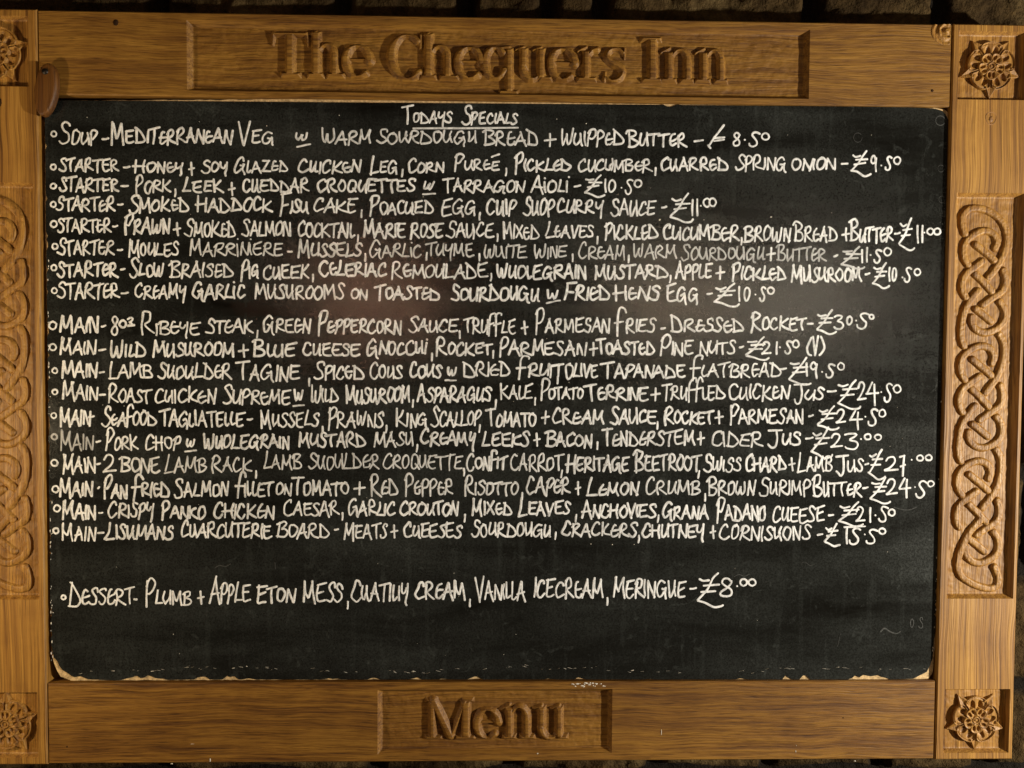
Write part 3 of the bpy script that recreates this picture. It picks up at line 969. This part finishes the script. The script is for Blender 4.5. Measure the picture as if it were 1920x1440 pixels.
# word: text x0 x1 base height firstheight [ink];  marks: '-' dash, '+', ',' '.', 'o' bullet, 'd' small raised ring, '_' under-stroke, '#' figure or pound sign (char x0 x1 top base)
LINES = [
('heading line of the specials, underlined', '''
TODAYS 754 849 232 22 36|_ 775 241 971 239|SPECIAlS 863 972 234 23 38'''),
('soup line', '''
o 101 251 5|SOUP 110 185 272 28 46|- 190 205 261|MEDITeRRANeAN 207 437 270 28 42|VEG 445 514 270 25 44|W 552 578 265 16 16 .92|_ 557 275 582 270|WARM 601 697 270 26 29 .86
SOURDOhGh 705 895 270 24 29 .82|BReAD 904 1011 274 28 31 .84|+ 1019 1044 262|WhIPPeD 1050 1171 274 28 34|. 1180 272|BUTTeR 1174 1289 275 26 32|- 1300 1320 264|#p 1325 1361 232 278|#8 1371 1390 247 276|. 1396 262|#5 1401 1427 246 277|d 1435 256 8 7'''),
('starter line with honey and soy glazed chicken', '''
o 100 313 5|STARTER 109 224 322 25 27|- 230 245 314|HONeY 250 345 324 21 26|+ 352 366 316|SOY 376 429 324 21 26|GlAZeD 436 542 324 23 30|ChICKeN 556 677 325 24 28|LEG 691 746 326 24 36|, 754 326
CORN 762 834 324 21 28|PUReE 849 937 321 21 36|_ 922 294 936 289|, 949 324|PICKLeD 962 1071 322 23 37|CUCUMBeR 1081 1224 322 23 25|, 1229 323|ChARReD 1236 1366 321 25 27|SPRING 1377 1475 320 27 31|ONION 1482 1569 320 23 24
- 1576 1591 307|#q 1594 1636 281 329|#9 1629 1646 290 324|. 1652 310|#5 1657 1674 291 322|d 1682 301 7 8'''),
('starter line with pork croquettes', '''
o 100 349 5|STARTER 110 224 360 26 28|- 225 242 349|PORK 251 322 362 23 34|, 329 363|LEEK 340 419 362 23 28|+ 427 442 354|ChEDDAR 452 581 361 25 26|CROQUETTES 592 780 361 25 27|W 791 815 356 17 17|_ 793 364 816 363
TARRAGON 828 984 361 24 30|AiOLi 995 1067 362 24 34|- 1075 1090 349|#q 1094 1137 326 369|#1 1131 1137 334 362|#0 1138 1156 335 362|. 1165 352|#5 1169 1189 334 366|d 1196 344 8 8'''),
('starter line with smoked haddock', '''
o 100 383 5|STARTeR 104 217 397 27 28|- 219 232 384|SMOKeD 240 357 398 26 35|HADDOCK 367 511 398 27 28|FISh 523 580 401 25 40|CAKE 586 670 399 26 27|, 678 402|POAChED 691 814 402 25 38|EGG 825 893 405 28 36|, 899 407
ChIP 909 969 404 30 33|ShOP 980 1040 405 32 37|CURRY 1042 1132 401 26 28|SAUCE 1144 1230 405 30 33|- 1239 1251 389|#q 1255 1303 361 416|#1 1294 1300 372 407|#1 1303 1309 371 406|. 1314 386|d 1325 380 7 9|d 1336 379 7 9'''),
('starter line with prawns and smoked salmon', '''
o 101 420 6|STARTeR 105 210 437 27 28|- 210 222 425|PRAWN 231 320 440 29 40|+ 324 340 429|SMOKeD 344 444 445 29 35|SALMON 452 546 443 28 34|COCKTAIl 556 665 446 28 34|, 671 449|MARIE 679 761 446 28 34|ROSE 766 832 447 27 30
SAUCE 834 927 447 28 32|, 933 447|MIXeD 940 1012 449 28 32|LeAVES 1021 1114 447 25 32|, 1120 452|PICKLeD 1132 1235 450 27 36|CUCUMBeR 1241 1388 451 28 31|, 1390 454|BROWN 1392 1484 454 28 30|BReAD 1487 1572 453 30 38|+ 1577 1594 439
BUTTeR 1591 1676 454 28 43|- 1676 1689 438|#q 1684 1718 407 469|#1 1716 1723 421 458|#1 1725 1731 421 457|. 1733 436|d 1744 434 7 7|d 1757 434 7 7'''),
('thin starter line with mussels', '''
o 103 462 5|STARTeR 106 215 479 28 33|- 219 231 469|MOULES 239 337 481 26 34|MARRiNiERE 352 532 481 27 32 .8|- 538 549 472|MUSSELS 557 679 482 26 33 .85|, 685 484|GARLiC 690 792 483 26 32 .8|, 800 482|ThYME 797 889 482 24 27 .74|, 899 484
WhiTE 905 990 485 25 27 .74|WINE 999 1064 485 24 28 .72|, 1074 485|CReAM 1081 1174 486 26 33 .74|, 1179 487|WARM 1185 1270 485 26 28 .74|SOURDOUGh 1275 1435 488 26 32 .62|+ 1436 1455 476|BUTTeR 1454 1551 490 26 31 .6|- 1562 1572 480|#q 1575 1625 460 504 .7
#1 1612 1618 466 494|#1 1621 1627 462 494|. 1632 478|#5 1636 1655 466 495|d 1664 472 8 8'''),
('starter line with braised pig cheek', '''
o 101 502 5|STARTeR 106 222 520 27 30|- 225 236 505|SLOW 240 309 520 26 37|BRAISeD 316 439 521 28 32|PIG 450 486 521 23 36|ChEEK 491 581 524 27 28|, 587 523|CeLERIAC 596 725 519 26 31|ReMOULADE 732 915 522 27 34|, 921 521
WhOlEGRAIN 929 1100 524 27 29|MUSTARD 1112 1252 524 26 28|, 1257 525|APPlE 1264 1336 524 28 33|+ 1341 1360 511|PICKLeD 1370 1476 526 26 35|MUShROOM 1482 1617 529 27 34|- 1621 1632 514|#q 1634 1671 491 540|#1 1663 1669 500 529|#0 1670 1683 500 529
. 1692 520|#5 1693 1711 499 531|d 1720 510 7 7'''),
('starter line with creamy garlic mushrooms', '''
o 102 545 5|STARTeR 106 225 561 29 32|- 226 242 550|CReAMY 251 349 560 27 30|GARLiC 359 461 561 28 33|MUShROOMS 476 647 562 28 30|ON 656 690 562 21 21|TOASTeD 701 825 563 25 30|SOURDOUGh 844 1013 565 28 32|W 1024 1049 561 18 18|_ 1025 568 1050 563
FRIeD 1056 1146 564 27 32|HeNS 1150 1237 564 27 28|EGG 1247 1310 566 27 35|- 1324 1337 551|#q 1337 1390 529 574|#1 1382 1388 536 566|#0 1392 1408 537 566|. 1416 552|#5 1422 1438 536 568|d 1445 545 7 7'''),
('main line with ribeye steak', '''
o 99 610 7|MAIN 110 187 624 29 34|- 189 200 612|#8 206 224 591 630|Oz 222 254 615 18 17|RIBeYE 261 374 629 26 47|STeAK 385 476 626 27 28|, 483 628|GREeN 490 584 625 28 33|PePPERCORN 594 754 626 27 46|SAUCE 764 859 623 25 32|, 862 629
TRUffLE 868 969 626 27 30|+ 976 991 614|PARMESAN 1000 1144 624 27 47|fRIES 1152 1230 624 27 45|- 1238 1249 616|DReSSeD 1255 1396 623 26 33|ROCKET 1404 1513 621 25 38|- 1512 1526 607|#q 1529 1571 579 626|#3 1561 1584 589 620|#0 1585 1600 591 611|. 1605 601|#5 1604 1631 585 618|d 1634 594 5 5'''),
('main line with wild mushroom gnocchi', '''
o 99 651 6|MAIN 110 181 666 27 32|- 184 200 656|WIlD 206 275 670 27 34|MUShROOM 284 441 670 27 32|+ 446 467 657|BlUE 472 555 669 25 34|ChEESE 566 676 669 26 27|GNOCChi 684 802 666 26 33|, 810 671|ROCKET 815 923 666 23 35|, 925 666
PARMESAN 934 1099 666 27 36|+ 1104 1122 654|TOASTeD 1117 1229 666 25 30|PINE 1235 1300 666 25 39|NUTS 1309 1380 666 26 28|- 1385 1396 651|#q 1397 1445 629 675|#2 1426 1447 639 666|#1 1452 1458 639 666|. 1462 651|#5 1469 1487 637 666|d 1492 645 7 8|(V) 1510 1546 669 36 36'''),
('main line with lamb shoulder tagine', '''
o 103 695 5|MAIN 114 184 709 28 33|- 185 197 698|LAMB 202 287 710 27 34|ShOULDeR 294 436 711 28 31|TAGINE 442 564 714 29 34|, 580 718|SPICeD 587 684 712 27 36|COUS 692 756 711 26 34|COUS 765 829 709 25 32|W 836 857 707 18 18|_ 835 713 855 713
DRIeD 865 959 707 27 30|fRUIT 968 1056 707 25 37|, 1046 714|OLIVE 1058 1122 709 26 32|TAPANADE 1128 1286 709 26 33|flATBReAD 1294 1465 709 27 43|- 1460 1476 692|#q 1477 1525 669 721|#1 1508 1514 679 707|#9 1516 1535 677 711|. 1541 697|#5 1546 1567 680 710|d 1577 687 7 8'''),
('main line with roast chicken supreme', '''
o 103 735 5|MAIN 115 184 750 29 37|- 185 199 740|ROAST 201 284 756 27 38|ChICKeN 287 405 757 28 30|SUPReME 415 546 759 28 40|W 549 571 754 22 22|_ 550 761 570 760|WIlD 580 636 756 27 36|MUShROOM 645 770 757 29 36|, 774 758
ASPARAGUS 781 922 754 28 33|, 929 758|KAlE 935 999 750 27 30|, 1003 754|POTATO 1011 1095 750 23 39|TeRRINE 1097 1217 751 27 31|+ 1219 1239 739|TRUfflED 1240 1361 751 28 33|ChICKeN 1364 1481 750 28 32|JUS 1487 1545 752 25 33|- 1550 1569 734|#q 1568 1617 709 766|#2 1605 1625 715 752|#4 1622 1648 714 757
. 1652 735|#5 1655 1675 717 755|d 1682 729 8 8'''),
('main line with seafood tagliatelle', '''
o 101 779 5|MAIN 110 171 797 28 35|- 165 178 782|SeAfOOD 189 295 799 27 40|TAGlIATEllE 298 459 800 29 33|- 462 475 787|MUSSELS 485 599 802 28 35|, 605 808|PRAWNS 612 720 802 29 41|, 724 806|KING 739 801 800 27 36|SCALLOP 807 902 799 27 40|, 899 805
TOMATO 911 1007 800 27 33|+ 1014 1031 782|CReAM 1032 1134 796 28 32|SAUCE 1141 1232 796 28 35|, 1233 799|ROCKET 1243 1339 796 25 37|+ 1339 1357 782|PARMESAN 1366 1507 795 28 38|- 1515 1526 780|#q 1531 1576 759 805|#2 1565 1587 766 795|#4 1590 1617 767 803|. 1622 781|#5 1625 1648 765 800|d 1654 775 7 8'''),
('main line with pork chop, its first word faded', '''
o 102 819 5 .6|MAIN 111 176 844 29 39 .52|- 179 190 828|PORK 196 260 845 26 41|CHOP 269 341 844 26 33|W 347 367 841 17 17|_ 347 847 368 844|WhOLEGRAIN 379 544 842 26 30 .9|MUSTARD 556 687 839 27 28 .86|MASh 699 776 837 26 28 .86|, 782 842
CReAMY 787 893 836 27 32 .86|LEEKS 902 994 837 26 30 .86|+ 999 1014 824|BACON 1021 1111 839 26 33 .86|, 1120 837|TeNDeRSTEM 1128 1304 837 28 33 .88|+ 1306 1322 822|CIDER 1331 1430 837 28 31 .88|JUS 1439 1504 836 24 28|- 1509 1526 822|#q 1519 1565 800 857|#2 1555 1580 811 841|#3 1581 1612 810 845
. 1614 823|d 1627 819 7 6|d 1646 820 7 6'''),
('main line with lamb rack', '''
o 102 868 6|MAIN 114 180 887 30 37|- 180 190 870|#2 191 219 851 887|BONE 222 302 887 28 30 .85|LAMB 307 389 886 28 35 .76|RACK 395 472 885 27 34 .76|, 480 891|LAMB 492 567 881 28 34 .72|ShOULDeR 576 712 881 28 32 .66|CROQUETTE 716 868 881 28 31 .76|, 870 887
CONfIT 872 951 881 25 35 .88|CARROT 954 1056 884 30 34 .86|, 1053 890|HERITAGE 1060 1181 885 28 35 .84|BEETROOT 1187 1314 885 30 41 .84|, 1310 891|SWISS 1317 1390 885 26 37|CHARD 1396 1475 885 28 33|+ 1477 1492 870|LAMB 1493 1562 886 28 38|JUS 1567 1619 886 25 33|- 1620 1630 870|#q 1626 1663 840 897|#2 1656 1685 855 885
#7 1684 1699 852 892|. 1709 862|d 1725 859 7 6|d 1741 858 7 6'''),
('main line with pan fried salmon', '''
o 104 917 6|MAIN 110 176 931 29 36 .92|- 182 188 915|PAN 192 239 935 29 44 .9|fRIeD 247 319 932 28 41 .84|SALMON 325 430 932 28 37 .9|fIllET 441 513 932 28 43 .85|ON 514 547 929 25 25 .85|TOMATO 547 656 929 27 37 .85|+ 662 686 915|ReD 692 747 929 29 42 .82|PePPeR 757 851 929 31 42 .82
RISOTTO 868 972 929 26 38 .84|, 979 932|CAPeR 985 1070 927 30 35 .86|+ 1077 1090 915|LeMON 1098 1199 929 26 36 .86|CRUMB 1208 1314 929 28 36 .84|, 1322 934|BROWN 1324 1416 930 28 36 .84|ShRIMP 1422 1520 930 29 37 .9|BUTTeR 1522 1617 932 28 41|- 1616 1629 915|#q 1630 1672 894 944|#2 1659 1683 896 929|#4 1683 1708 895 931
. 1715 913|#5 1714 1740 900 935|d 1745 907 7 6'''),
('main line with panko chicken caesar', '''
o 107 953 6|MAIN 114 181 974 29 36|- 184 194 962|CRISPY 201 289 972 28 32 .85|PANKO 300 387 973 25 35 .85|CHICKeN 398 516 973 28 33 .84|CAESAR 529 637 967 27 32|, 642 970|GARLIC 650 742 967 27 33|CROUTON 748 860 967 26 30|, 872 973|MIXeD 882 962 967 26 32
LEAVES 970 1070 967 25 36|, 1080 973|ANCHOVIES 1088 1231 972 27 36|, 1234 974|GRANA 1240 1329 974 28 33|PADANO 1341 1437 977 29 43|ChEESE 1447 1547 980 29 33|- 1552 1564 966|#q 1570 1622 939 986|#2 1602 1623 949 980|#1 1627 1633 950 981|. 1641 966|#5 1645 1667 947 981|d 1672 961 7 7'''),
('main line with the charcuterie board', '''
o 105 995 5|MAIN 114 181 1014 28 34|- 182 196 999|LIShMANS 196 326 1012 27 34 .85|ChARCUTERIE 336 510 1009 28 34|BOARD 517 619 1009 28 31|- 626 636 993|MEATS 643 727 1011 28 33|+ 731 747 996|ChEESES 755 867 1009 27 30|SOURDOUGh 883 1035 1007 28 32|, 1042 1006
CRACKeRS 1051 1195 1006 27 29 .88|, 1198 1012|CHUTNEY 1202 1322 1009 27 29|+ 1330 1343 997|CORNIShONS 1347 1521 1014 28 32|- 1531 1544 1002|#q 1544 1578 980 1024|#1 1583 1589 988 1021|#5 1589 1616 988 1022|_ 1583 988 1622 987|. 1621 1002|#5 1621 1647 990 1022|d 1654 996 7 6'''),
('dessert line with plum and apple', '''
o 119 1120 4|DeSSeRT 126 253 1136 33 48|- 250 258 1124|PLUMB 271 361 1135 27 50|+ 369 384 1120|APPLE 391 471 1131 36 50|ETON 479 554 1131 28 37|MESS 565 645 1129 34 42|, 652 1136|ChATIlIY 657 767 1127 33 42|CReAM 775 874 1125 33 34|, 881 1132
VANIllA 890 987 1126 34 47|ICECReAM 998 1132 1122 34 42|, 1139 1129|MERINGUE 1148 1286 1121 34 40|- 1292 1307 1104|#q 1305 1360 1072 1137|#8 1346 1377 1082 1121|. 1382 1099|d 1394 1092 8 7|d 1410 1092 8 7'''),
]


class Ink:
    def __init__(s):
        s.V, s.F, s.A = [], [], []

    def stroke(s, pts, r, ink):
        """pts on the 1920 px drawing sheet; a low domed ribbon of chalk ink with round ends"""
        pts = [np.array(p, float) for p in pts]
        if len(pts) == 1:
            pts = [pts[0], pts[0] + np.array([0.4, 0.3])]
        # even spacing
        seg = [np.linalg.norm(b - a) for a, b in zip(pts[:-1], pts[1:])]
        L = sum(seg)
        n = max(2, min(40, int(L / 2.6) + 2))
        cum = np.concatenate([[0], np.cumsum(seg)])
        ts = np.linspace(0, L, n)
        X = np.interp(ts, cum, [p[0] for p in pts])
        Y = np.interp(ts, cum, [p[1] for p in pts])
        W = np.array([P(x, y, BY) for x, y in zip(X, Y)])
        T = np.gradient(W, axis=0)
        T /= np.maximum(1e-9, np.linalg.norm(T, axis=1))[:, None]
        rad = r * (1 + 0.10 * np.sin(np.linspace(0, 1, n) * random.uniform(2, 7) + random.uniform(0, 6)) + np.linspace(random.uniform(-.08, .12), random.uniform(-.14, .08), n))
        rings = []
        for q in (0.97, 0.75, 0.4):
            rings.append((W[0] - T[0] * rad[0] * q, T[0], rad[0] * math.sqrt(1 - q * q)))
        for k in range(n):
            rings.append((W[k], T[k], rad[k]))
        for q in (0.4, 0.75, 0.97):
            rings.append((W[-1] + T[-1] * rad[-1] * q, T[-1], rad[-1] * math.sqrt(1 - q * q)))
        base = len(s.V)
        off = random.uniform(0.00004, 0.00022)
        a0, a1 = ink * random.uniform(.88, 1.06), ink * random.uniform(.80, 1.06)
        for k, (p, t, rr) in enumerate(rings):
            for u, hh in ((-1, 0), (-.62, .8), (0, 1), (.62, .8), (1, 0)):
                s.V.append((p[0] - t[1] * u * rr, BY - off - 0.00022 * hh * min(1, rr / (0.6 * r)), p[1] + t[0] * u * rr))
                s.A.append(min(1, a0 + (a1 - a0) * k / len(rings)))
        for k in range(len(rings) - 1):
            for j in range(4):
                a = base + k * 5 + j
                s.F.append((a, a + 1, a + 6, a + 5))

    def glyph(s, ch, x, y, sx, sy, r, ink, skew=0.0, jit=0.036):
        for st in G[ch][1].split('|'):
            kind, body = st[0], st[2:]
            pts = [tuple(float(v) for v in q.split(',')) for q in body.split()]
            pts = [(px + random.gauss(0, jit * 0.8), py + random.gauss(0, jit)) for px, py in pts]
            pts = [(x + sx * (px + skew * py), y - sy * py) for px, py in pts]
            if kind == 'c':
                s.stroke(catmull(pts, 7), r, ink)
            elif kind == 'l':
                for a, b in zip(pts[:-1], pts[1:]):
                    s.stroke([a, b], r, ink)
            else:
                s.stroke([pts[0]], r * 0.95, ink)


RAD = 1.9 * MM


def write_line(spec, label):
    k = Ink()
    for tok in spec.replace('\n', '|').split('|'):
        tok = tok.strip()
        if not tok:
            continue
        p = tok.split(' ')
        c, v = p[0], [float(q) for q in p[1:]]
        if c == '-':
            k.stroke([(v[0] + 2, v[2] + random.uniform(-.5, 1)), ((v[0] + v[1]) / 2, v[2]), (v[1] - 2, v[2] - random.uniform(0, 2))], RAD, 1)
        elif c == '+':
            m_ = (v[0] + v[1]) / 2
            k.stroke([(v[0] + 2, v[2] + 1.5), (v[1] - 2, v[2] - 1)], RAD, .95)
            k.stroke([(m_ + random.uniform(-1, 1), v[2] - 11), (m_, v[2]), (m_ + random.uniform(-1, 2), v[2] + 12)], RAD, .95)
        elif c == ',':
            k.stroke([(v[0] + random.uniform(-.5, 1), v[1] - 8), (v[0] + random.uniform(-.5, .5), v[1] - 1), (v[0] - random.uniform(0, 1.5), v[1] + 5)], RAD * .95, 1)
        elif c == '.':
            k.stroke([(v[0], v[1])], RAD * .85, 1)
        elif c in ('o', 'd'):
            ink = 1.0
            if c == 'o':
                rx = ry = v[2]
                ink = v[3] if len(v) > 3 else 1.0
            else:
                rx, ry = v[2] * 0.86, v[3] * 0.86
            a0 = random.uniform(0, 360)
            k.stroke([(v[0] + rx * random.uniform(.9, 1.1) * math.cos(math.radians(a)), v[1] + ry * random.uniform(.92, 1.12) * math.sin(math.radians(a))) for a in np.linspace(a0, a0 + 380, 15)], RAD * .88, ink)
        elif c == '_':
            n = 5
            k.stroke([(v[0] + (v[2] - v[0]) * t, v[1] + (v[3] - v[1]) * t + random.uniform(-.5, .5)) for t in np.linspace(0, 1, n)], RAD * .85, .9)
        elif c[0] == '#':
            g = c[1]
            ink = v[4] if len(v) > 4 else 1.0
            wd = G[g][0]
            k.glyph(g, v[0] + 2.5, v[3] - 2.5, (v[1] - v[0] - 5) / wd if g != '1' else 24, v[3] - v[2] - 5, RAD * .97, ink, jit=0.015)
        else:
            x0, x1, yb, h, H = v[:5]
            ink = v[5] if len(v) > 5 else 1.0
            fat = random.uniform(.92, 1.12) if ink > .8 else 0.86
            x0, x1, yb = x0 + 2.2, x1 - 2.2, yb - 2
            h, H = h - 2.8, H - 2.8
            gap = 0.07
            first = (H / h) ** 0.45 if len(c) > 2 else 1.0
            wds = [G[q][0] * (first if i == 0 else 1.0) * random.uniform(.94, 1.06) for i, q in enumerate(c)]
            tot = sum(wds) + gap * (len(c) - 1)
            if c[-1] == 'G':
                tot -= 0.04
            sx = (x1 - x0) / tot
            x = x0
            drift = random.uniform(-1.0, 1.0)
            for i, q in enumerate(c):
                hh = H if i == 0 else h * random.uniform(.93, 1.10)
                if q == 'f' and i > 0:
                    hh = h * 1.45
                if q in 'Y' and i == len(c) - 1:
                    hh = h * 1.02
                yy = yb + drift * (i / len(c)) + random.uniform(-1.5, 1.5)
                if i == 0 and H > h * 1.25:
                    yy += 1.5
                k.glyph(q, x, yy, sx * wds[i] / G[q][0], hh, RAD * fat, ink, skew=random.uniform(-.02, .09))
                x += sx * (wds[i] + gap)
    o = link_mesh('handwritten_line', k.V, k.F, CHALK, board)
    at = o.data.attributes.new('ink', 'FLOAT', 'POINT')
    at.data.foreach_set('value', np.array(k.A, np.float32))
    o['label'] = 'white chalk pen ' + label
    return o


for lab, spec in LINES:
    write_line(spec, lab)

# rubbed out remains of earlier writing
gk = Ink()
rr_ = random.Random(4)


def ghost(ch, x, y, h, r=1.0):
    gk.glyph(ch, x, y, h * 0.8, h, r * MM, 1.0)


ghost('O', 1706, 1176, 16)
ghost('S', 1722, 1178, 20)
gk.stroke(catmull([(1651, 1184), (1658, 1178), (1668, 1184), (1680, 1188), (1688, 1184)]), 1.4 * MM, 1)
gk.stroke(catmull([(1676, 951), (1690, 955), (1704, 956), (1718, 951)]), 1.0 * MM, 1)
for (x, y, q) in ((1608, 258, 8), (1764, 316, 6), (1766, 374, 6), (98, 892, 4), (98, 922, 5), (98, 942, 4)):
    gk.stroke([(x + q * math.cos(a), y + 1.1 * q * math.sin(a)) for a in np.linspace(0, 5.6, 18)], 0.45 * MM, 1)
gk.stroke([(1763 + 9 * math.cos(a), 226 + 9 * math.sin(a)) for a in np.linspace(0, 6.1, 20)], 0.9 * MM, 1)
for _ in range(5):
    x, y = rr_.uniform(150, 1700), rr_.uniform(1040, 1240)
    a = rr_.uniform(-.5, .5) + (math.pi / 2 if rr_.random() < .4 else 0)
    q = rr_.uniform(5, 18)
    gk.stroke(catmull([(x + q * t * math.cos(a), y + q * t * math.sin(a) + 3 * math.sin(3 * t)) for t in (-1, -.4, .3, 1)]), rr_.uniform(.35, .8) * MM, 1)
gho = link_mesh('faded_chalk_marks', gk.V, gk.F, DUST, board)
gho['kind'] = 'stuff'
